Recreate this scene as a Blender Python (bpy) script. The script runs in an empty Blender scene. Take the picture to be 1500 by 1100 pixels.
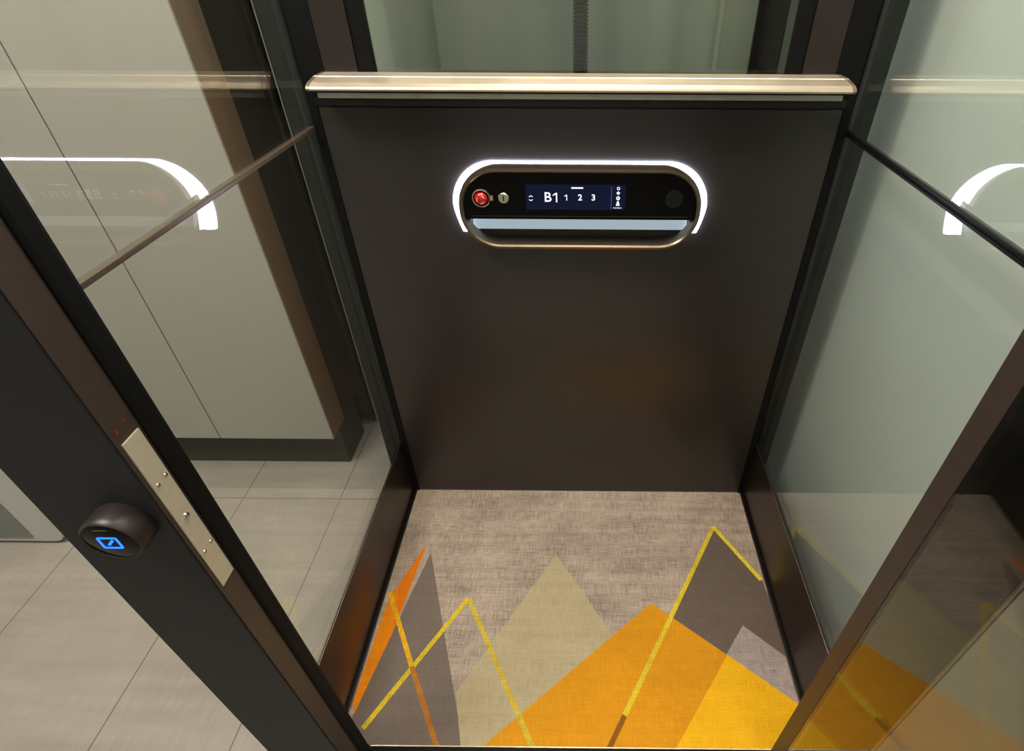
import bpy, bmesh, math, random
from mathutils import Vector, Matrix
random.seed(4)
S = bpy.context.scene
COL = S.collection

# ------------------------------------------------------------------ camera
cam = bpy.data.cameras.new('camera')
cam.sensor_fit = 'HORIZONTAL'; cam.sensor_width = 36.0
cam.lens = 805.0/1500.0*36.0
cam.shift_x = -98.0/1500.0          # the photograph is a crop, its centre sits left of the optical axis
cam.shift_y = 0.0
cam.clip_start = 0.02; cam.clip_end = 60
co = bpy.data.objects.new('camera', cam); COL.objects.link(co)
Rw = ((1.0, 0.0078, -0.0038), (0.0078, -0.6175, 0.7865), (0.0038, -0.7865, -0.6175))
X = Vector((Rw[0][0], Rw[1][0], Rw[2][0])); Fw = Vector((Rw[0][2], Rw[1][2], Rw[2][2])).normalized()
X = (X - Fw*X.dot(Fw)).normalized(); U = X.cross(Fw)
m = Matrix((X, U, -Fw)).transposed().to_4x4(); m.translation = (0, -1.1, 1.3074)
co.matrix_world = m
S.camera = co

# ------------------------------------------------------------------ world, lights, exposure
S.view_settings.view_transform = 'Standard'; S.view_settings.look = 'None'
S.view_settings.gamma = 1; S.view_settings.use_curve_mapping = False
S.view_settings.exposure = 0.0
w = bpy.data.worlds.new('world'); S.world = w; w.use_nodes = True
w.node_tree.nodes['Background'].inputs[0].default_value = (0.75, 0.85, 1.0, 1)
w.node_tree.nodes['Background'].inputs[1].default_value = 0.05

def area(name, loc, size, power, color, rot=(0, 0, 0), spread=180):
    l = bpy.data.lights.new(name, 'AREA'); l.shape = 'RECTANGLE'; l.size = size[0]; l.size_y = size[1]
    l.energy = power; l.color = color; l.spread = math.radians(spread)
    o = bpy.data.objects.new(name, l); COL.objects.link(o); o.location = loc; o.rotation_euler = rot
    return o
WARM = (1.0, 0.86, 0.70); COOL = (0.80, 0.93, 0.97); NEUT = (1.0, 0.95, 0.89)
area('cabin_lamp', (0.0, -0.36, 2.18), (0.60, 0.40), 13.0, WARM)
area('landing_lamp', (-1.1, -0.95, 2.56), (0.7, 0.5), 42.0, NEUT)
area('shaft_fill', (0.56, -0.30, 2.40), (0.08, 0.7), 16.0, COOL)  # added fill without a fixture, brightens the right wall
area('shaft_fill', (0.0, 0.20, 2.45), (0.9, 0.12), 5.0, NEUT)  # added fill without a fixture, lifts the shaft behind the back glass
area('landing_lamp', (0.9, -1.7, 2.56), (0.6, 0.5), 20.0, NEUT)

# ------------------------------------------------------------------ helpers
def lin(c):
    r = []
    for v in c:
        v = v/255.0
        r.append(v/12.92 if v <= 0.04045 else ((v+0.055)/1.055)**2.4)
    return tuple(r) + (1.0,)

class NT:
    def __init__(s, name):
        s.m = bpy.data.materials.new(name); s.m.use_nodes = True
        s.t = s.m.node_tree; s.b = s.t.nodes['Principled BSDF']; s.o = s.t.nodes['Material Output']
    def n(s, typ, **kw):
        x = s.t.nodes.new(typ)
        for k, v in kw.items(): setattr(x, k, v)
        return x
    def l(s, a, b): s.t.links.new(a, b)
    def math(s, op, a, b=None, clamp=False):
        x = s.n('ShaderNodeMath', operation=op, use_clamp=clamp)
        for i, v in enumerate((a, b)):
            if v is None: continue
            if isinstance(v, (int, float)): x.inputs[i].default_value = v
            else: s.l(v, x.inputs[i])
        return x.outputs[0]
    def mix(s, fac, a, b, blend='MIX'):
        x = s.n('ShaderNodeMix', data_type='RGBA', blend_type=blend)
        for i, v in ((0, fac), (6, a), (7, b)):
            if isinstance(v, (int, float)): x.inputs[i].default_value = v
            elif isinstance(v, tuple): x.inputs[i].default_value = v
            else: s.l(v, x.inputs[i])
        return x.outputs[2]
    def pos(s):
        g = s.n('ShaderNodeTexCoord'); return g.outputs['Object']
    def noise(s, scale_vec, scale=1.0, detail=3.0, rough=0.6, vec=None):
        mp = s.n('ShaderNodeMapping'); mp.inputs['Scale'].default_value = scale_vec
        s.l(vec if vec is not None else s.pos(), mp.inputs[0])
        nz = s.n('ShaderNodeTexNoise'); nz.inputs['Scale'].default_value = scale
        nz.inputs['Detail'].default_value = detail; nz.inputs['Roughness'].default_value = rough
        s.l(mp.outputs[0], nz.inputs['Vector']); return nz.outputs['Fac']
    def ramp(s, v, lo, hi, a=0.0, b=1.0):
        x = s.n('ShaderNodeMapRange'); x.inputs[1].default_value = lo; x.inputs[2].default_value = hi
        x.inputs[3].default_value = a; x.inputs[4].default_value = b; s.l(v, x.inputs[0]); return x.outputs[0]

def simple(name, rgb, rough=0.5, metal=0.0, nscale=(30, 30, 30), amt=0.12, spec=0.5, bump=0.0, coat=0.0):
    t = NT(name); c = lin(rgb)
    v = t.noise(nscale)
    k = t.ramp(v, 0.25, 0.75, 1-amt, 1+amt)
    mul = t.n('ShaderNodeVectorMath', operation='SCALE'); mul.inputs[0].default_value = c[:3]; t.l(k, mul.inputs['Scale'])
    t.l(mul.outputs[0], t.b.inputs['Base Color'])
    t.b.inputs['Roughness'].default_value = rough; t.b.inputs['Metallic'].default_value = metal
    t.b.inputs['Specular IOR Level'].default_value = spec
    t.b.inputs['Coat Weight'].default_value = coat; t.b.inputs['Coat Roughness'].default_value = 0.05
    if bump:
        bp = t.n('ShaderNodeBump'); bp.inputs['Strength'].default_value = bump; bp.inputs['Distance'].default_value = 0.001
        t.l(v, bp.inputs['Height']); t.l(bp.outputs[0], t.b.inputs['Normal'])
    return t.m

def emit(name, rgb, strength, base=(5, 5, 5)):
    t = NT(name); t.b.inputs['Base Color'].default_value = lin(base)
    t.b.inputs['Emission Color'].default_value = lin(rgb); t.b.inputs['Emission Strength'].default_value = strength
    t.b.inputs['Roughness'].default_value = 0.2
    return t.m

def glass(name, tint, f0=0.05, gain=1.0):
    t = NT(name); t.t.nodes.remove(t.b)
    lw = t.n('ShaderNodeLayerWeight'); lw.inputs[0].default_value = 0.5
    p5 = t.math('POWER', lw.outputs['Facing'], 5.0)
    fr = t.math('ADD', t.math('MULTIPLY', p5, (1-f0)*gain), f0, True)
    tr = t.n('ShaderNodeBsdfTransparent'); tr.inputs[0].default_value = tint + (1,)
    gl = t.n('ShaderNodeBsdfGlossy'); gl.inputs['Roughness'].default_value = 0.0; gl.inputs[0].default_value = (1, 1, 1, 1)
    mx = t.n('ShaderNodeMixShader'); t.l(fr, mx.inputs[0]); t.l(tr.outputs[0], mx.inputs[1]); t.l(gl.outputs[0], mx.inputs[2])
    t.l(mx.outputs[0], t.o.inputs[0]); return t.m

def link(name, bm, mat, parent=None, smooth=False):
    me = bpy.data.meshes.new(name); bmesh.ops.recalc_face_normals(bm, faces=bm.faces[:]); bm.to_mesh(me); bm.free()
    if smooth:
        for p in me.polygons: p.use_smooth = True
        try: me.set_sharp_from_angle(angle=math.radians(35))
        except Exception: pass
    if mat: me.materials.append(mat)
    o = bpy.data.objects.new(name, me); COL.objects.link(o)
    if parent is not None: o.parent = parent
    return o
def tag(o, label, cat, group=None):
    o['label'] = label; o['category'] = cat
    if group: o['group'] = group
    return o
def thing(name, label, cat, group=None, loc=(0, 0, 0)):
    o = bpy.data.objects.new(name, None); COL.objects.link(o); o.location = loc; o.empty_display_size = 0.05
    return tag(o, label, cat, group)
def struct(o, label=None):
    o['kind'] = 'structure'
    if label: o['label'] = label
    return o
def rel(o):      # keep world placement of a child whose thing stands away from the origin
    o.location = Vector(o.location) - Vector(o.parent.location); return o

def box(x0, x1, y0, y1, z0, z1, bev=0.0, seg=2, bm=None):
    new = bmesh.new()
    bmesh.ops.create_cube(new, size=1)
    for v in new.verts:
        v.co = Vector((x0+(v.co.x+.5)*(x1-x0), y0+(v.co.y+.5)*(y1-y0), z0+(v.co.z+.5)*(z1-z0)))
    if bev: bmesh.ops.bevel(new, geom=new.edges[:], offset=bev, segments=seg, profile=0.6, affect='EDGES')
    if bm is None: return new
    me = bpy.data.meshes.new('t'); new.to_mesh(me); new.free(); bm.from_mesh(me); bpy.data.meshes.remove(me); return bm
def prism(pts, axis, a, b, bev=0.0):   # pts 2D polygon, extruded along axis from a to b
    bm = bmesh.new()
    def P(p, t):
        return {'x': (t, p[0], p[1]), 'y': (p[0], t, p[1]), 'z': (p[0], p[1], t)}[axis]
    A = [bm.verts.new(P(p, a)) for p in pts]; B = [bm.verts.new(P(p, b)) for p in pts]
    bm.faces.new(A); bm.faces.new(B[::-1]); n = len(pts)
    for i in range(n): bm.faces.new((A[i], B[i], B[(i+1) % n], A[(i+1) % n]))
    if bev: bmesh.ops.bevel(bm, geom=[e for e in bm.edges if len(e.link_faces) == 2 and e.calc_face_angle(0) > .5], offset=bev, segments=2, affect='EDGES')
    return bm
def lathe(prof, seg=40, mat=None, bm=None):       # prof (r, h) about local +Z
    out = bm; bm = bmesh.new(); rings = []
    for r, h in prof:
        if r < 1e-6: rings.append([bm.verts.new((0, 0, h))])
        else: rings.append([bm.verts.new((r*math.cos(2*math.pi*i/seg), r*math.sin(2*math.pi*i/seg), h)) for i in range(seg)])
    for a, b in zip(rings, rings[1:]):
        for i in range(seg):
            j = (i+1) % seg
            if len(a) == 1 and len(b) == 1: continue
            if len(a) == 1: bm.faces.new((a[0], b[i], b[j]))
            elif len(b) == 1: bm.faces.new((a[i], b[0], a[j]))
            else: bm.faces.new((a[i], b[i], b[j], a[j]))
    if mat is not None: bm.transform(mat)
    if out is None: return bm
    me = bpy.data.meshes.new('t'); bm.to_mesh(me); bm.free(); out.from_mesh(me); bpy.data.meshes.remove(me)
    return out
def toward(loc, d):    # frame whose +Z points along d
    return Matrix.Translation(loc) @ Vector(d).to_track_quat('Z', 'Y').to_matrix().to_4x4()
def sweep(path, sect, closed=False):   # path list of (centre, normal outwards) in XZ, sect list of (outward, y)
    bm = bmesh.new(); R = []
    for (px, pz), (nx, nz) in path:
        R.append([bm.verts.new((px+nx*s, y, pz+nz*s)) for s, y in sect])
    n = len(R); k = len(sect)
    for i in range(n if closed else n-1):
        a, b = R[i], R[(i+1) % n]
        for j in range(k): bm.faces.new((a[j], b[j], b[(j+1) % k], a[(j+1) % k]))
    if not closed:
        bm.faces.new(R[0]); bm.faces.new(R[-1][::-1])
    return bm

# ------------------------------------------------------------------ materials
MET = simple('bronze_metal', (74, 64, 58), 0.38, 0.75, (6, 6, 90), 0.08)
METD = simple('dark_bronze_metal', (48, 41, 39), 0.42, 0.3, (6, 6, 90), 0.08)
CHAR = simple('charcoal_powder_coat', (38, 38, 41), 0.6, 0.0, (900, 900, 900), 0.12, 0.3, 0.1)
POST = simple('post_bronze_metal', (74, 62, 57), 0.42, 0.35, (6, 6, 90), 0.08)
COLM = simple('column_charcoal', (34, 36, 33), 0.6, 0.0, (6, 6, 20), 0.1, 0.3)
BLK = simple('black_rubber', (7, 7, 8), 0.65, 0.0, (60, 60, 60), 0.2, 0.2)
BLKM = simple('black_metal', (18, 17, 17), 0.4, 0.3, (60, 60, 60), 0.1)
SKIRT = simple('skirting_bronze', (62, 50, 44), 0.3, 0.8, (4, 90, 4), 0.06)
EDGE = simple('bright_metal_edge', (160, 148, 130), 0.3, 1.0, (50, 50, 50), 0.05)
PLATE = simple('strike_plate_metal', (206, 194, 174), 0.42, 0.3, (20, 20, 200), 0.06)
SCREW = simple('screw_metal', (215, 210, 200), 0.25, 1.0, (50, 50, 50), 0.05)
WHITE = simple('white_lacquer', (190, 188, 182), 0.45, 0, (3, 3, 3), 0.02)
CABW = simple('pale_grey_lacquer', (168, 164, 155), 0.3, 0, (2, 2, 2), 0.02)
GREYG = simple('grey_front_panel', (118, 122, 118), 0.25, 0, (2, 2, 2), 0.03)
PLIN = simple('dark_plinth', (58, 60, 48), 0.6, 0, (10, 10, 10), 0.08)
WOOD = simple('brown_wood', (132, 104, 82), 0.5, 0, (40, 40, 2), 0.12)
DARKW = simple('dark_brown_wall', (52, 48, 38), 0.7, 0, (1.5, 1.5, 0.4), 0.25)
PLAST = simple('white_plaster', (208, 216, 211), 0.75, 0, (2.5, 2.5, 2.5), 0.03)
SHAFT = NT('grey_green_shaft_wall')
sv = SHAFT.noise((5, 0.3, 0.12), 1.0, 2.0); sc = SHAFT.mix(SHAFT.ramp(sv, .35, .65), lin((92, 102, 92)), lin((128, 138, 124)))  # pale vertical streaks painted in for faint light reflections
SHAFT.l(sc, SHAFT.b.inputs['Base Color']); SHAFT.b.inputs['Roughness'].default_value = 0.6; SHAFT = SHAFT.m
GLS = glass('clear_glass', (0.955, 0.975, 0.96), 0.055, 1.15)
GLD = glass('door_glass', (0.85, 0.87, 0.84), 0.07, 1.3)
RED = simple('red_plastic', (190, 18, 22), 0.2, 0, (50, 50, 50), 0.05, coat=0.5)
REDD = simple('dark_red_plastic', (90, 8, 10), 0.3, 0, (50, 50, 50), 0.05)
FACE = simple('black_gloss_plastic', (4, 4, 5), 0.12, 0, (50, 50, 50), 0.05, 0.15)
t = NT('speaker_grille_black')
vo = t.n('ShaderNodeTexVoronoi'); vo.voronoi_dimensions = '2D'; vo.inputs['Scale'].default_value = 300; vo.inputs['Randomness'].default_value = 0.35
vo.voronoi_dimensions = '2D'; sp = t.n('ShaderNodeSeparateXYZ'); t.l(t.pos(), sp.inputs[0])
cb_ = t.n('ShaderNodeCombineXYZ'); t.l(sp.outputs[0], cb_.inputs[0]); t.l(sp.outputs[2], cb_.inputs[1]); t.l(cb_.outputs[0], vo.inputs['Vector'])
t.l(t.mix(t.math('LESS_THAN', vo.outputs['Distance'], 0.30), lin((3, 3, 4)), lin((58, 58, 60))), t.b.inputs['Base Color'])
t.b.inputs['Roughness'].default_value = 0.4; t.b.inputs['Specular IOR Level'].default_value = 0.1; SPK = t.m
RIM = simple('bronze_rim', (120, 106, 90), 0.28, 0.85, (50, 50, 50), 0.04)
LED = emit('led_white', (222, 232, 255), 17.0, (200, 200, 200))
GLOWB = emit('wall_glow_blue', (190, 208, 222), 0.62, (120, 128, 136))  # LED-lit wall tone given as a weak emission
SCR = emit('screen_navy', (15, 25, 58), 0.6)
SCR.node_tree.nodes['Principled BSDF'].inputs['Specular IOR Level'].default_value = 0.15
SCRT = emit('screen_text', (240, 243, 255), 1.1)
SCRL = emit('screen_line', (120, 110, 190), 0.8)
BLUE = emit('button_blue', (20, 100, 255), 3.0)
LAMP = emit('lamp_lens', (255, 235, 205), 6.0, (230, 230, 230))

# satin dark laminate of the cabin's back wall
t = NT('charcoal_laminate')
v1 = t.noise((6, 6, 420), 1.0, 2.0); v2 = t.noise((900, 9, 30), 1.0, 2.0)
k = t.math('ADD', t.ramp(v1, .3, .7, -.14, .14), t.ramp(v2, .3, .7, .9, 1.1))
mul = t.n('ShaderNodeVectorMath', operation='SCALE'); mul.inputs[0].default_value = lin((47, 42, 40))[:3]; t.l(k, mul.inputs['Scale'])
t.l(mul.outputs[0], t.b.inputs['Base Color']); t.b.inputs['Roughness'].default_value = 0.30
t.b.inputs['Specular IOR Level'].default_value = 0.6
LAM = t.m

# brushed handrail
t = NT('brushed_steel')
v1 = t.noise((3, 60, 900), 1.0, 3.0); v2 = t.noise((14, 3, 3), 1.0, 1.0)
k = t.math('ADD', t.ramp(v1, .3, .7, -.12, .12), t.ramp(v2, .3, .7, .9, 1.05))
mul = t.n('ShaderNodeVectorMath', operation='SCALE'); mul.inputs[0].default_value = lin((205, 190, 170))[:3]; t.l(k, mul.inputs['Scale'])
t.l(mul.outputs[0], t.b.inputs['Base Color']); t.b.inputs['Metallic'].default_value = 0.7; t.b.inputs['Roughness'].default_value = 0.38
RAILM = t.m

# landing tiles with fine seams
t = NT('grey_floor_tiles')
sp = t.n('ShaderNodeSeparateXYZ'); t.l(t.pos(), sp.inputs[0])
seam = None
XS = [-3.4, -3.05, -2.71, -2.36, -2.03, -1.71, -1.39, -1.007, -0.717, -0.42, -0.12, .18, .48, .78, 1.08, 1.38, 1.7, 2.0]
for xs in XS:
    d = t.math('LESS_THAN', t.math('ABSOLUTE', t.math('SUBTRACT', sp.outputs[0], xs)), 0.0013)
    seam = d if seam is None else t.math('MAXIMUM', seam, d)
for ys in (-2.84, -1.94, -1.24, -0.041, .56):
    d = t.math('LESS_THAN', t.math('ABSOLUTE', t.math('SUBTRACT', sp.outputs[1], ys)), 0.0013)
    seam = t.math('MAXIMUM', seam, d)
v1 = t.noise((3, 22, 1), 1.0, 4.0); v2 = t.noise((140, 14, 1), 1.0, 2.0); v3 = t.noise((3, 2, 1), 1.0, 2.0)
base = t.mix(t.ramp(v1, .3, .7), lin((146, 138, 128)), lin((164, 156, 145)))
base = t.mix(t.ramp(v2, .35, .75, 0, .4), base, lin((134, 127, 118)))
base = t.mix(t.ramp(v3, .35, .7, 0, .35), base, lin((174, 166, 154)))
base = t.mix(t.math('MULTIPLY', seam, .8), base, lin((74, 66, 58)))
t.l(base, t.b.inputs['Base Color']); t.b.inputs['Roughness'].default_value = 0.42
TILE = t.m

# printed carpet
t = NT('printed_carpet')
sp = t.n('ShaderNodeSeparateXYZ'); t.l(t.pos(), sp.inputs[0]); PX, PY = sp.outputs[0], sp.outputs[1]
def poly(pts):
    a = sum(pts[i][0]*pts[(i+1) % len(pts)][1]-pts[(i+1) % len(pts)][0]*pts[i][1] for i in range(len(pts)))
    if a < 0: pts = pts[::-1]
    out = None
    for i in range(len(pts)):
        (x0, y0), (x1, y1) = pts[i], pts[(i+1) % len(pts)]
        L = math.hypot(x1-x0, y1-y0)
        if L < 1e-6: continue
        nx, ny = -(y1-y0)/L, (x1-x0)/L
        d = t.math('ADD', t.math('MULTIPLY', PX, nx), t.math('MULTIPLY', PY, ny))
        s = t.math('GREATER_THAN', d, nx*x0+ny*y0)
        out = s if out is None else t.math('MULTIPLY', out, s)
    return out
def seg(a, b, hw=0.0056):
    dx, dy = b[0]-a[0], b[1]-a[1]; L = math.hypot(dx, dy); nx, ny = -dy/L*hw, dx/L*hw
    return poly([(a[0]+nx, a[1]+ny), (b[0]+nx, b[1]+ny), (b[0]-nx, b[1]-ny), (a[0]-nx, a[1]-ny)])
fx = t.noise((420, 26, 1), 1.0, 3.0); fy = t.noise((26, 420, 1), 1.0, 3.0); fb = t.noise((5, 7, 1), 1.0, 3.0); fs = t.noise((500, 500, 1), 1.0, 1.0)
fh = t.noise((2.0, 46, 1), 1.0, 2.0)
wv = t.math('ADD', t.ramp(fx, .3, .7, -.22, .22), t.ramp(fy, .3, .7, -.20, .20))
wv = t.math('ADD', wv, t.ramp(fb, .3, .7, -.16, .16)); wv = t.math('ADD', wv, t.ramp(fs, .3, .7, -.18, .18))
wv = t.math('ADD', wv, t.ramp(fh, .35, .7, -.05, .12))
wb = t.math('ADD', wv, 1.0); wsm = t.math('ADD', t.math('MULTIPLY', wv, .42), 1.0)
def sc(col, k):
    x = t.n('ShaderNodeVectorMath', operation='SCALE')
    x.inputs[0].default_value = lin(col)[:3]
    t.l(k, x.inputs['Scale']); return x.outputs[0]
wc = t.math('ADD', t.math('MULTIPLY', wv, 1.35), 1.0)
c = sc((168, 151, 138), wc)
layers = [
 (poly([(-.418,-.188), (-.2375,-.684), (-.5,-.70), (-.484,-.619)]), (118, 105, 97), wsm),
 (poly([(-.064,-.223), (-.272,-.577), (-.238,-.70), (.079,-.70), (.10,-.475)]), (182, 166, 134), wsm),
 (poly([(.381,-.13), (.478,-.296), (.50,-.51), (.50,-.62), (.10,-.62)]), (104, 91, 83), wsm),
 (poly([(.181,-.362), (-.198,-.681), (-.22,-.70), (.50,-.70), (.50,-.606)]), (216, 146, 14), wsm),
 (poly([(.4,-.418), (.51,-.516), (.51,-.614), (.345,-.489)]), (164, 150, 146), wb),
 (poly([(.348,-.489), (.51,-.616), (.51,-.70), (.188,-.70)]), (240, 180, 16), wsm),
 (poly([(-.421,-.188), (-.468,-.318), (-.449,-.443)]), (228, 122, 4), wsm),
 (poly([(-.468,-.318), (-.484,-.375), (-.4935,-.60), (-.484,-.625), (-.449,-.443)]), (238, 138, 6), wsm),
 (seg((-.456,-.65), (-.281,-.353)), (214, 184, 40), wb),
 (seg((-.281,-.353), (-.09,-.69)), (200, 174, 60), wb),
 (seg((-.486,-.338), (-.384,-.522)), (226, 170, 24), wb),
 (seg((-.384,-.522), (-.288,-.69)), (176, 112, 40), wb),
 (seg((.10,-.62), (.381,-.130)), (214, 188, 44), wb),
 (seg((.06,-.69), (.10,-.62)), (140, 84, 22), wb),
 (seg((.381,-.130), (.476,-.296)), (226, 206, 52), wb)]
for msk, colr, kk in layers: c = t.mix(msk, c, sc(colr, kk))
t.l(c, t.b.inputs['Base Color']); t.b.inputs['Roughness'].default_value = 0.75; t.b.inputs['Specular IOR Level'].default_value = 0.25
bp = t.n('ShaderNodeBump'); bp.inputs['Strength'].default_value = 0.3; bp.inputs['Distance'].default_value = 0.0008
t.l(t.math('ADD', fx, fy), bp.inputs['Height']); t.l(bp.outputs[0], t.b.inputs['Normal'])
CARP = t.m

JB = simple('joint_metal', (112, 98, 86), 0.35, 0.6, (50, 50, 50), 0.04)
ENDC = simple('end_cap_brown', (150, 132, 116), 0.35, 0.7, (50, 50, 50), 0.04)

# ------------------------------------------------------------------ the room around the shaft
XL, XR = -0.503, 0.4925
bm = box(-4.0, -0.545, -3.4, 0.32, -0.10, 0.0)
box(-0.545, 2.4, -3.4, -0.765, -0.10, 0.0, bm=bm)
box(0.66, 2.4, -0.765, 0.32, -0.10, 0.0, bm=bm)
struct(link('floor', bm, TILE), 'grey rectangular floor tiles with thin dark seams around the lift')
struct(link('ceiling', box(-4.0, 2.4, -3.4, 0.5, 2.6, 2.7), PLAST))
struct(link('wall_left', box(-4.1, -4.0, -3.4, 0.5, -0.1, 2.7), PLAST))
struct(link('wall_front', box(-4.1, 2.5, -3.5, -3.4, -0.1, 2.7), PLAST))
struct(link('wall_far', box(-4.0, -0.64, 0.32, 0.42, -0.1, 2.6), DARKW), 'dark brown wall behind the pale cabinet')
struct(link('wall_shaft_back', box(-0.64, 0.72, 0.34, 0.44, -0.3, 2.6), SHAFT), 'grey green shaft wall seen through the glass above the handrail')
struct(link('wall_right', box(0.615, 0.66, -0.724, 0.34, -0.3, 2.6), PLAST), 'pale wall close behind the right glass side')
struct(link('wall_landing', box(0.51, 2.4, -0.7445, -0.7245, 0.0, 2.6), simple('beige_plaster', (158, 150, 132), .8, 0, (2, 2, 2), .03)), 'pale landing wall beside the lift door')
struct(link('wall_landing_side', box(2.4, 2.5, -3.4, 0.5, -0.1, 2.7), PLAST))
struct(link('baseboard_far', box(-0.72, -0.64, 0.30, 0.32, 0, 0.03), METD))

# dark wall panels behind, left
p = thing('wall_cladding', 'dark olive panelled cladding with a black gap right of the pale cabinet', 'wall panel', loc=(-0.75, 0.30, 0))
for x0, x1 in ((-0.90, -0.715), (-0.675, -0.645)):
    rel(link('panel', box(x0, x1, 0.285, 0.318, 0.04, 2.55, .003), DARKW, p))
rel(link('gap_strip', box(-0.714, -0.676, 0.300, 0.318, 0.04, 2.55, .002), BLK, p))

# shaft columns outside the glass
for x0, x1, lab, g in ((-0.552, -0.512, 'dark shaft column outside the left glass side at the back corner', 1), (0.502, 0.540, 'dark shaft column outside the right glass side at the back corner', 2)):
    s = thing('shaft_column', lab, 'column', loc=((x0+x1)/2, 0.02, -0.3))
    rel(link('post', box(x0, x1, 0.0, 0.05, -0.29, 2.55, .003), COLM, s))
    if g == 1: rel(link('edge_strip', box(x0-0.0015, x0, -0.002, 0.003, -0.29, 2.55), GREYG, s))

# guide rail and cable behind the back glass
s = thing('guide_rail', 'black vertical guide rail behind the back glass, right side', 'rail', loc=(0.385, 0.24, -0.3))
rel(link('web', box(0.372, 0.412, 0.235, 0.26, -0.29, 2.55, .002), BLKM, s)); rel(link('flange', box(0.360, 0.424, 0.26, 0.268, -0.29, 2.55), BLKM, s))
bm = bmesh.new(); prof = []
z = 0.75; R0, R1 = 0.0125, 0.0152
while z < 2.5:
    prof += [(R0, z), (R1, z+0.0012), (R1, z+0.0034), (R0, z+0.0046)]; z += 0.0062
lathe([(0, 0.75)]+prof+[(0, 2.5)], 20, Matrix.Translation((-0.006, 0.14, 0)), bm)
s = tag(link('conduit', bm, simple('conduit_black', (30, 27, 22), 0.3, 0.2), smooth=False), 'black corrugated cable conduit hanging behind the back glass', 'cable conduit')

# ------------------------------------------------------------------ pale cabinet outside, left
cb = thing('cabinet', 'tall pale grey cabinet with two flat doors standing left of the lift', 'cabinet', loc=(-1.06, 0.18, 0))
rel(link('carcass', box(-1.398, -0.7415, 0.063, 0.285, 0.155, 2.45, .002), WOOD, cb))['label'] = 'brown carcass with dark side'
rel(link('side_panel', box(-0.741, -0.7293, 0.063, 0.150, 0.153, 2.45, .0015), WOOD, cb))['label'] = 'brown side panel'
rel(link('side_panel', box(-0.741, -0.7297, 0.151, 0.284, 0.153, 2.45, .0015), DARKW, cb))['label'] = 'dark olive rear side panel'
rel(link('door', box(-1.398, -1.0665, 0.056, 0.0625, 0.153, 2.45, .0015), CABW, cb))
rel(link('door', box(-1.0635, -0.729, 0.056, 0.0625, 0.153, 2.45, .0015), CABW, cb))
rel(link('plinth', box(-1.39, -0.735, 0.108, 0.25, 0.0, 0.155, .002), PLIN, cb))['label'] = 'dark olive recessed plinth'

# white unit further left
def rrect(x0, x1, z0, z1, r, n=8):
    pts = []
    for cx, cz, a0 in ((x1-r, z1-r, 0), (x0+r, z1-r, 90), (x0+r, z0+r, 180), (x1-r, z0+r, 270)):
        for i in range(n+1):
            a = math.radians(a0+90*i/n); pts.append((cx+r*math.cos(a), cz+r*math.sin(a)))
    return pts
wu = thing('appliance', 'white round-cornered unit with a grey front standing left of the door post', 'appliance', loc=(-1.70, -0.05, 0))
rel(link('body', prism(rrect(-2.02, -1.405, 0.012, 0.86, 0.035), 'y', -0.205, 0.05, .002), WHITE, wu))
rel(link('front_panel', prism(rrect(-1.96, -1.487, 0.03, 0.80, 0.006), 'y', -0.208, -0.20, .001), GREYG, wu))['label'] = 'grey front panel'
rel(link('foot_base', box(-1.99, -1.44, -0.185, 0.04, 0.0, 0.013), BLK, wu))['label'] = 'black base'

# ------------------------------------------------------------------ lift platform
pf = thing('lift_platform', 'dark metal lift platform under the patterned carpet', 'platform', loc=(0, -0.35, -0.1))
rel(link('deck', box(XL, XR, -0.690, 0.0, -0.10, -0.006), BLKM, pf))
carpet = tag(link('carpet', box(XL+0.0098, XR-0.0098, -0.680, -0.003, -0.006, 0.0), CARP), 'grey carpet printed with orange and yellow triangles and gold zigzag lines', 'carpet')
sl = thing('door_sill', 'dark metal door sill at the near edge of the carpet', 'door sill', loc=(0, -0.72, -0.1))
rel(link('sill_plate', box(-0.43, 0.40, -0.764, -0.6915, -0.1, -0.002, .001), BLKM, sl))
rel(link('lip', box(-0.43, 0.40, -0.6905, -0.6805, -0.006, -0.001), BLK, sl))
rel(link('trim_line', box(-0.43, 0.40, -0.6822, -0.6802, -0.001, 0.0008), EDGE, sl))['label'] = 'thin bright trim line'

# back wall of the cabin
struct(link('wall_back', box(XL+0.0155, XR-0.0155, -0.004, 0.004, 0.004, 1.070, .001), LAM), 'dark charcoal laminate back wall of the lift below the handrail')
tr = link('trim_1', box(XL, XL+0.0155, -0.006, 0.010, 0.0, 1.10, .001), BLK); struct(tr, 'black vertical strip at the left of the lift back wall')
tr = link('trim_2', box(XR-0.0155, XR, -0.006, 0.010, 0.0, 1.10, .001), BLK); struct(tr, 'black vertical strip at the right of the lift back wall')
tr = link('trim_3', box(XL+0.0155, XR-0.0155, -0.005, 0.004, 1.0705, 1.10, .001), BLK); struct(tr, 'black horizontal strip under the handrail')

# skirtings
for nm, xe, s_ in (('baseboard_left', XL, 1), ('baseboard_right', XR, -1)):
    r = bpy.data.objects.new(nm, None); COL.objects.link(r); struct(r, 'tall bronze metal skirting on the %s side of the lift' % nm.split('_')[1])
    a, b = sorted((xe, xe - s_*0.004))
    link('board', box(a, b, -0.684, -0.006, 0.0, 0.2070, .0008), SKIRT, r)
    a, b = sorted((xe + s_*0.008, xe)); link('edge_strip', box(a, b, -0.684, -0.001, -0.0055, 0.004, .001), BLKM, r)
    a, b = sorted((xe + s_*0.008, xe + s_*0.0098)); link('edge_line', box(a, b, -0.684, -0.001, -0.0055, 0.0035), EDGE, r)['label'] = 'thin bright metal edge'
    a, b = sorted((xe+s_*0.0006, xe - s_*0.0006))
    link('top_edge', box(a, b, -0.684, -0.006, 0.2072, 0.2086), EDGE, r)['label'] = 'thin bright top edge'

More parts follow.
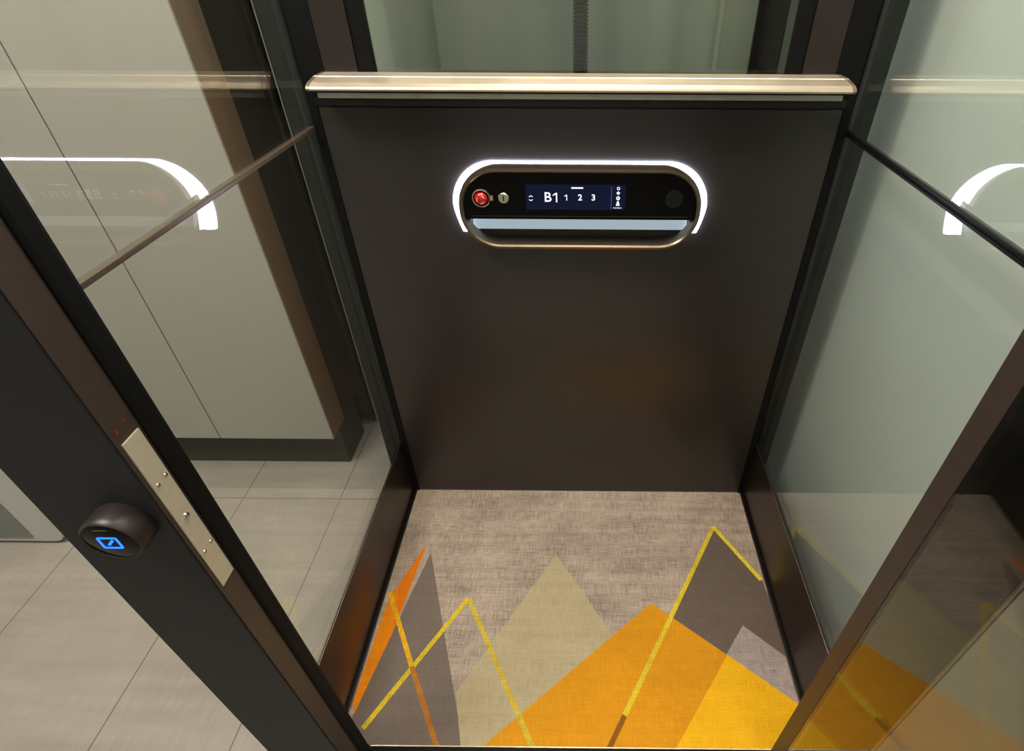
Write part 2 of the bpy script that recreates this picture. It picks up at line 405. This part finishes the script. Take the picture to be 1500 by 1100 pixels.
# ------------------------------------------------------------------ glass walls
def window(nm, lab, panes, bars, mats):
    r = bpy.data.objects.new(nm, None); COL.objects.link(r); struct(r, lab)
    for p_ in panes: link('pane', box(*p_), GLS, r)
    for b_ in bars: link(b_[0], box(*b_[1], .0012), b_[2], r)
    return r
window('window_1', 'glass side wall on the left of the lift',
       [(XL-0.0125, XL-0.0045, -0.69, 0.0, 0.15, 1.0295), (XL-0.0125, XL-0.0045, -0.69, 0.0, 1.0375, 2.5)],
       [('joint_bar', (XL-0.013, XL-0.001, -0.69, -0.002, 1.0300, 1.0370), JB)], None)
window('window_2', 'glass side wall on the right of the lift',
       [(XR+0.0045, XR+0.0125, -0.69, 0.0, 0.15, 1.0235), (XR+0.0045, XR+0.0125, -0.69, 0.0, 1.0365, 2.5)],
       [('joint_bar', (XR+0.001, XR+0.011, -0.69, -0.002, 1.0240, 1.0285), BLKM), ('joint_bar', (XR+0.001, XR+0.011, -0.69, -0.002, 1.0315, 1.0360), BLKM), ('joint_gap', (XR+0.003, XR+0.009, -0.69, -0.002, 1.0287, 1.0313), MET)], None)
window('window_3', 'glass back of the lift above the handrail',
       [(-0.372, 0.358, 0.006, 0.014, 1.12, 2.5)],
       [('frame', (-0.459, -0.400, -0.004, 0.02, 1.112, 2.5), METD), ('gasket', (-0.3995, -0.372, 0.0, 0.02, 1.112, 2.5), BLK), ('gasket', (XL+0.001, -0.4595, -0.004, 0.02, 1.112, 2.5), BLK),
        ('frame', (0.387, 0.446, -0.004, 0.02, 1.112, 2.5), METD), ('gasket', (0.360, 0.3865, 0.0, 0.02, 1.112, 2.5), BLK), ('gasket', (0.4465, XR-0.001, -0.004, 0.02, 1.112, 2.5), BLK)], None)

# ------------------------------------------------------------------ handrail
hr = thing('handrail', 'brushed beige metal handrail ledge across the back of the lift', 'handrail', loc=(0, -0.03, 1.10))
prof = [(-0.004, 1.106), (-0.004, 1.1275), (-0.027, 1.1250), (-0.028, 1.1238), (-0.030, 1.1240), (-0.048, 1.1175), (-0.055, 1.1130), (-0.057, 1.1095), (-0.056, 1.1065)]
bm = bmesh.new(); loops = []
def endx(s_, zz): return (-0.0045 + s_*(0.4705 if zz < 1.1135 else 0.4695 if zz < 1.12 else 0.4640 if zz < 1.1245 else 0.4630 if zz < 1.126 else 0.4570))
xs = []
for s_ in (-1, 1):
    loops.append([bm.verts.new((endx(s_, zz), yy, zz)) for yy, zz in prof])
A, B = loops; n = len(prof)
bm.faces.new(A); bm.faces.new(B[::-1])
for i in range(n): bm.faces.new((A[i], B[i], B[(i+1) % n], A[(i+1) % n]))
rel(link('cap', bm, RAILM, hr))
for s_ in (-1, 1):       # mitred end pieces closing the ledge
    bm = bmesh.new(); L_ = []
    for d0 in (-0.004, 0.0022):
        L_.append([bm.verts.new((endx(s_, zz)+s_*d0, yy-0.0004, zz+0.0004)) for yy, zz in prof])
    bm.faces.new(L_[0]); bm.faces.new(L_[1][::-1])
    for i in range(n): bm.faces.new((L_[0][i], L_[1][i], L_[1][(i+1) % n], L_[0][(i+1) % n]))
    rel(link('end_cap', bm, ENDC, hr))
rel(link('shadow_gap', box(-0.468, 0.459, -0.052, -0.004, 1.1035, 1.1065), BLK, hr))['label'] = 'black recess'
rel(link('lower_strip', box(-0.461, 0.449, -0.053, -0.030, 1.0945, 1.1035, .0008), simple('grey_strip', (150, 146, 138), .4, .7), hr))['label'] = 'grey lower strip'
rel(link('shade_block', box(-0.470, 0.460, -0.050, -0.0065, 1.082, 1.0945, .001), BLKM, hr))['label'] = 'black block standing for the shade under the rail'  # dark block put in for the black shade below the ledge

# ------------------------------------------------------------------ control panel with grab handle
cx, cz, HW, HH, RR = -0.0048, 0.8925, 0.240, 0.0830, 0.078
def stadium(n=14, inset=0.0):
    pts = []; r = RR
    for ax, az, a0 in ((cx+HW-r, cz+HH-r, 0), (cx-HW+r, cz+HH-r, 90), (cx-HW+r, cz-HH+r, 180), (cx+HW-r, cz-HH+r, 270)):
        for i in range(n+1):
            a = math.radians(a0+90*i/n); nx, nz = math.cos(a), math.sin(a)
            pts.append(((ax+(r-inset)*nx, az+(r-inset)*nz), (nx, nz)))
    return pts
cp = thing('control_panel', 'black oval lift control panel with a screen and white glowing edge', 'control panel', loc=(cx, -0.01, cz))
rel(link('rim', sweep(stadium(), [(-0.010, -0.014), (-0.0015, -0.014), (0.0, -0.020), (0.0, -0.040), (-0.002, -0.0455), (-0.007, -0.047), (-0.010, -0.044)], True), RIM, cp, True))['label'] = 'bronze rim that doubles as a handle'
ZB = 0.8745
inner = [p_ for p_, n_ in stadium(14, 0.0095)]
def clip(pts, zmin):
    out = []
    for i in range(len(pts)):
        a, b = pts[i], pts[(i+1) % len(pts)]
        if a[1] >= zmin: out.append(a)
        if (a[1] >= zmin) != (b[1] >= zmin):
            k_ = (zmin-a[1])/(b[1]-a[1]); out.append((a[0]+k_*(b[0]-a[0]), zmin))
    return out
rel(link('face_plate', prism(clip(inner, ZB), 'y', -0.0435, -0.016), FACE, cp))
rel(link('base_block', prism([(cx+(a-cx)*0.97, cz+(b-cz)*0.93) for a, b in clip(inner, ZB+.004)], 'y', -0.016, -0.0045), BLKM, cp))
rel(link('lower_lip', box(cx-0.215, cx+0.215, -0.0445, -0.0435, 0.8800, 0.8812), METD, cp))['label'] = 'thin bronze lip'
# glowing edge: LED strip widened and tapered to stand for its wall glow
def glow_path():
    out = []; hw, r, zt = 0.2510, 0.080, cz+HH-0.0050
    for k_ in range(6): out.append(((cx-hw+0.013*(1-k_/6)**1.5, cz-0.058+k_*(zt-r-cz+0.058)/6), (-1.0, 0.0)))
    for k_ in range(25):
        a = math.radians(180-90*k_/24); out.append(((cx-hw+r+r*math.cos(a), zt-r+r*math.sin(a)), (math.cos(a), math.sin(a))))
    for k_ in range(25):
        a = math.radians(90-90*k_/24); out.append(((cx+hw-r+r*math.cos(a), zt-r+r*math.sin(a)), (math.cos(a), math.sin(a))))
    for k_ in range(6): out.append(((cx+hw-0.013*((k_+1)/6)**1.5, zt-r-(k_+1)*(zt-r-cz+0.058)/6), (1.0, 0.0)))
    return out
top = glow_path()
rel(link('led_glow_strip', sweep(top, [(-0.012, -0.0045), (0.0055, -0.0045), (0.0055, -0.0105), (0.0035, -0.0125), (-0.012, -0.014)], False), LED, cp, True))['label'] = 'white LED strip shaped to include its glow on the wall'
rel(link('wall_glow_bar', box(cx-0.221, cx+0.221, -0.0085, -0.0045, 0.8385, 0.8590, .001), GLOWB, cp))['label'] = 'soft bluish glowing bar standing for LED light on the wall behind the handle'  # emissive bar stands in for LED light falling on the wall
FY = -0.0437
sc_ = rel(link('screen', box(-0.1105, 0.0835, FY-0.0012, FY, 0.8945, 0.9440), SCR, cp)); sc_['label'] = 'navy touch screen'
def text(name, body, x, z, size, mat, parent, y=FY-0.0016, align='CENTER', rotz=0):
    c = bpy.data.curves.new(name, 'FONT'); c.body = body; c.size = size; c.align_x = align; c.align_y = 'CENTER'; c.extrude = 0.0002; c.offset = 0.0004
    tmp = bpy.data.objects.new('tmp', c); COL.objects.link(tmp)
    dg = bpy.context.evaluated_depsgraph_get(); dg.update()
    me = bpy.data.meshes.new_from_object(tmp.evaluated_get(dg)); bpy.data.objects.remove(tmp)
    me.transform(Matrix.Translation((x, y, z)) @ Matrix.Rotation(math.pi/2, 4, 'X') @ Matrix.Rotation(rotz, 4, 'Z'))
    me.materials.clear(); me.materials.append(mat)
    o = bpy.data.objects.new(name, me); COL.objects.link(o); o.parent = parent
    return o
# children of the screen keep world coordinates: the chain sums to the thing's offset
def sub(o): o.location = (0, 0, 0); return o
def one(x, z, h):
    w_ = h*.15; bm = prism([(x+.1*h, z-h/2), (x+.1*h+w_, z-h/2), (x+.1*h+w_, z+h/2), (x+.1*h-.02*h, z+h/2), (x-.22*h, z+.30*h), (x-.22*h, z+.17*h), (x+.1*h, z+.33*h)], 'y', FY-.0018, FY-.0012)
    return bm
bm = one(-0.0535, 0.9190, 0.0185); me = sub(text('floor_number', 'B', -0.0675, 0.9190, 0.0265, SCRT, sc_))
bm.from_mesh(me.data); bm.to_mesh(me.data); bm.free()
sub(link('floor_number', one(-0.0325, 0.9190, 0.0115), SCRT, sc_))
for s_, x in ( ('2', -0.0045), ('3', 0.0215)): sub(text('floor_number', s_, x, 0.9190, 0.0165, SCRT, sc_))
sub(link('status_bar', box(-0.0215, 0.0015, FY-0.0018, FY-0.0012, 0.9365, 0.9395), SCRT, sc_))
sub(link('divider_line', box(0.0560, 0.0567, FY-0.0018, FY-0.0012, 0.8965, 0.9410), SCRL, sc_))
def disc(x, z, r0, r1, n=20):
    bm = bmesh.new(); a = []
    for i in range(n):
        c_, s_ = math.cos(2*math.pi*i/n), math.sin(2*math.pi*i/n)
        a.append((bm.verts.new((x+r0*c_, FY-0.0018, z+r0*s_)), bm.verts.new((x+r1*c_, FY-0.0018, z+r1*s_))))
    for i in range(n): bm.faces.new((a[i][0], a[i][1], a[(i+1) % n][1], a[(i+1) % n][0]))
    r = bmesh.ops.extrude_face_region(bm, geom=bm.faces[:]); bmesh.ops.translate(bm, verts=[v for v in r['geom'] if isinstance(v, bmesh.types.BMVert)], vec=(0, .0005, 0))
    return bm
IX = 0.0695
sub(link('bell_icon', disc(IX, 0.9375, .0017, .0031), SCRT, sc_))
sub(link('diamond_icon', prism([(IX-.0038, .9285), (IX, .9323), (IX+.0038, .9285), (IX, .9247)], 'y', FY-.0018, FY-.0012), SCRT, sc_))
sub(link('dial_icon', disc(IX, 0.9185, .0013, .0038), SCRT, sc_))
sub(link('person_icon', prism([(IX-.0036, .9035), (IX+.0036, .9035), (IX+.003, .9075), (IX+.0012, .9130), (IX-.0012, .9130), (IX-.003, .9075)], 'y', FY-.0018, FY-.0012), SCRT, sc_))
bm = bmesh.new()
for k_ in range(6): box(IX-.0085+k_*.0028, IX-.0085+k_*.0028+(.0021 if k_ % 2 else .0014), FY-.0018, FY-.0012, .8982, .9003-(.0005 if k_ % 3 else 0), bm=bm)
sub(link('time_readout', bm, SCRT, sc_))['label'] = 'tiny white line of figures'
# arrows left of B1
def chev(x, z, w_, up):
    h = .0028*up; return [(x-w_, z), (x, z+h), (x+w_, z), (x+w_*.75, z-.0009*up), (x, z+h-.0016*up), (x-w_*.75, z-.0009*up)]
bm = prism(chev(-.1005, .9205, .0042, 1), 'y', FY-.0018, FY-.0012)
sub(link('up_arrow', bm, SCRT, sc_)); sub(link('down_arrow', prism(chev(-.1005, .9145, .0042, -1), 'y', FY-.0018, FY-.0012), SCRT, sc_))
# emergency stop
def yl(prof, x, z, seg=36): return lathe(prof, seg, toward((x, FY, z), (0, -1, 0)))
es = rel(link('stop_button', yl([(0, .013), (.006, .0125), (.0105, .010), (.0125, .006), (.0120, .003), (.009, .001), (.009, 0)], -.197, .9175), RED, cp, True)); es['label'] = 'red emergency stop button'
sub(link('guard_ring', yl([(.0145, 0), (.0145, .004), (.0160, .0055), (.0178, .0045), (.0185, 0)], -.197, .9175), SCREW, es, True))['label'] = 'silver ring'
bm = bmesh.new()
for a0 in (20, 140, 260):
    P_ = []
    for i in range(9):
        a = math.radians(a0+i*8.5); P_.append((a, .0075))
    for (a, r_), (b, _) in zip(P_, P_[1:]):
        q = [(r0*math.cos(x_), r0*math.sin(x_)) for x_, r0 in ((a, .0066), (b, .0066), (b, .0082), (a, .0082))]
        vs = [bm.verts.new((-.197+u, FY-.0128, .9175+v_)) for u, v_ in q]; vb = [bm.verts.new((-.197+u, FY-.0095, .9175+v_)) for u, v_ in q]
        bm.faces.new(vs)
        for i in range(4): bm.faces.new((vs[i], vs[(i+1) % 4], vb[(i+1) % 4], vb[i]))
sub(link('arrow_marks', bm, simple('pale_mark', (225, 170, 165), .4), es))['label'] = 'pale curved arrow marks'
rel(link('guard_tab', box(-.1795, -.1735, FY-.006, FY, .9135, .9235, .001), SCREW, cp))['label'] = 'silver tab'
ks = rel(link('key_switch', yl([(.0105, 0), (.0105, .004), (.0095, .0052), (0, .0052)], -.1535, .9178), SCREW, cp, True)); ks['label'] = 'silver key switch'
sub(link('key_slot', box(-.1546, -.1524, FY-.0058, FY-.005, .9120, .9236), BLK, ks))['label'] = 'black slot'
rel(link('speaker_grille', lathe([(.0178, 0), (.0175, .0003), (0, .0003)], 40, toward((.1790, FY, .9165), (0, -1, 0))), SPK, cp))['label'] = 'round patch of tiny speaker holes'

# ------------------------------------------------------------------ left door post
lp = thing('door_post', 'dark metal door post at the left with a steel strike plate', 'door post', loc=(-0.49, -0.72, 0))
rel(link('casing', prism([(-.549, -.747), (-.4262, -.747), (-.4262, -.715), (-.4262, -.692), (-.549, -.692)], 'z', 0.0, 2.5, .0012), POST, lp))
rel(link('front_face', box(-.5495, -.4275, -.7495, -.7465, 0.0, 2.5, .0008), CHAR, lp))['label'] = 'matt charcoal front face'
rel(link('gasket', prism([(-.427, -.7150), (-.4235, -.7145), (-.4215, -.711), (-.4215, -.696), (-.4235, -.691), (-.427, -.690)], 'z', 0.0, 2.5), BLK, lp))['label'] = 'black rubber gasket'
sp_ = rel(link('strike_plate', box(-.4265, -.4248, -.7425, -.7185, .702, .940, .0006), PLATE, lp)); sp_['label'] = 'beige steel strike plate'
for (y_, z_, r_) in ((-.7235, .878, .0026), (-.7365, .877, .0026), (-.7305, .821, .0042), (-.7235, .765, .0026), (-.7365, .764, .0026)):
    sub(link('screw', lathe([(r_, 0), (r_*.8, r_*.45), (r_*.4, r_*.6), (0, r_*.6)], 20, toward((-.4249, y_, z_), (1, 0, 0))), SCREW, sp_, True))
for (y_, z_) in ((-.739, .953), (-.727, .958)):
    rel(link('screw_hole', lathe([(.003, 0), (.003, .0006), (.0018, .0006), (0, .0001)], 16, toward((-.4262, y_, z_), (1, 0, 0))), simple('copper', (120, 70, 35), .4, .6), lp))['label'] = 'small copper-coloured hole'

# call button
bt = thing('call_button', 'round black call button with a glowing blue sign on the left door post', 'button', loc=(-.466, -.7495, .838))
MB = toward((-.466, -.7495, .838), (0, -1, 0))
rel(link('housing', lathe([(.0280, 0), (.0292, .003), (.0296, .020), (.0288, .0255), (.0270, .0275), (.0262, .0265)], 56, MB), METD, bt, True))
rel(link('face', lathe([(.0270, .020), (.0270, .0262), (.0255, .0268), (0, .0268)], 56, MB), FACE, bt, True))['label'] = 'black glossy face'
def ring_sign(cx_, cz_, w_, h_, r_, th, y0, y1):
    o_ = rrect(cx_-w_, cx_+w_, cz_-h_, cz_+h_, r_, 5); i_ = rrect(cx_-w_+th, cx_+w_-th, cz_-h_+th, cz_+h_-th, max(r_-th, .0004), 5)
    bm = bmesh.new(); n_ = len(o_)
    A_ = [bm.verts.new((p_[0], y0, p_[1])) for p_ in o_]; B_ = [bm.verts.new((p_[0], y0, p_[1])) for p_ in i_]
    for i in range(n_): bm.faces.new((A_[i], A_[(i+1) % n_], B_[(i+1) % n_], B_[i]))
    r = bmesh.ops.extrude_face_region(bm, geom=bm.faces[:]); bmesh.ops.translate(bm, verts=[v for v in r['geom'] if isinstance(v, bmesh.types.BMVert)], vec=(0, y1-y0, 0))
    return bm
bm = ring_sign(-.467, .837, .0102, .0088, .0022, .0020, -.7770, -.7763)
d_ = prism([(-.4705, .8345), (-.4685, .8330), (-.4615, .8405), (-.4635, .8420)], 'y', -.7770, -.7763)
me = bpy.data.meshes.new('t'); d_.to_mesh(me); d_.free(); bm.from_mesh(me)
rel(link('glowing_sign', bm, BLUE, bt))['label'] = 'glowing blue rectangle with a slanted bar'
rel(link('marking', box(-.4745, -.4605, -.7766, -.7762, .8560, .8568), simple('grey_mark', (110, 110, 110), .5), bt))['label'] = 'small grey marking'

# ------------------------------------------------------------------ right door post and open door leaf
rp = thing('door_post', 'dark bronze door post at the right beside the open glass door', 'door post', loc=(0.46, -0.71, 0))
rel(link('casing', prism([(.396, -.684), (.396, -.719), (.408, -.7445), (.508, -.7445), (.508, -.684)], 'z', 0.0, 2.5, .0012), POST, rp))
rel(link('gasket', box(.3915, .402, -.7285, -.7195, 0.0, 2.5, .001), BLK, rp))['label'] = 'black rubber gasket'
dl = bpy.data.objects.new('door_1', None); COL.objects.link(dl); struct(dl, 'open glass door leaf with a dark hinge stile at the right')
link('pane', box(.3700, .3760, -1.62, -.742, 0.03, 2.3), GLD, dl)
link('stile', box(.3762, .3850, -.838, -.744, 0.012, 2.32, .001), BLKM, dl)['label'] = 'black hinge stile'
link('stile_edge', box(.3762, .3785, -.8400, -.8382, 0.012, 2.32), EDGE, dl)['label'] = 'bright stile edge'
link('stile', box(.3765, .4100, -1.62, -1.54, 0.012, 2.32, .001), BLKM, dl)

# ------------------------------------------------------------------ lamps overhead
def lamp(name, lab, x, y, z, sx, sy):
    o = thing(name, lab, 'ceiling light', loc=(x, y, z))
    rel(link('frame', box(x-sx-.02, x+sx+.02, y-sy-.02, y+sy+.02, z, z+.02, .002), WHITE, o))
    rel(link('lens', box(x-sx, x+sx, y-sy, y+sy, z-.004, z, .001), LAMP, o))
struct(link('trim_4', box(XL-.02, XR+.02, -.74, .02, 2.22, 2.26), WHITE), 'ceiling panel of the lift')
lamp('cabin_light', 'flat ceiling light inside the lift', 0, -.36, 2.20, .30, .20)
lamp('ceiling_light', 'flat ceiling light over the landing on the left', -1.1, -.95, 2.58, .35, .25)
lamp('ceiling_light', 'flat ceiling light over the landing on the right', .9, -1.7, 2.58, .30, .25)
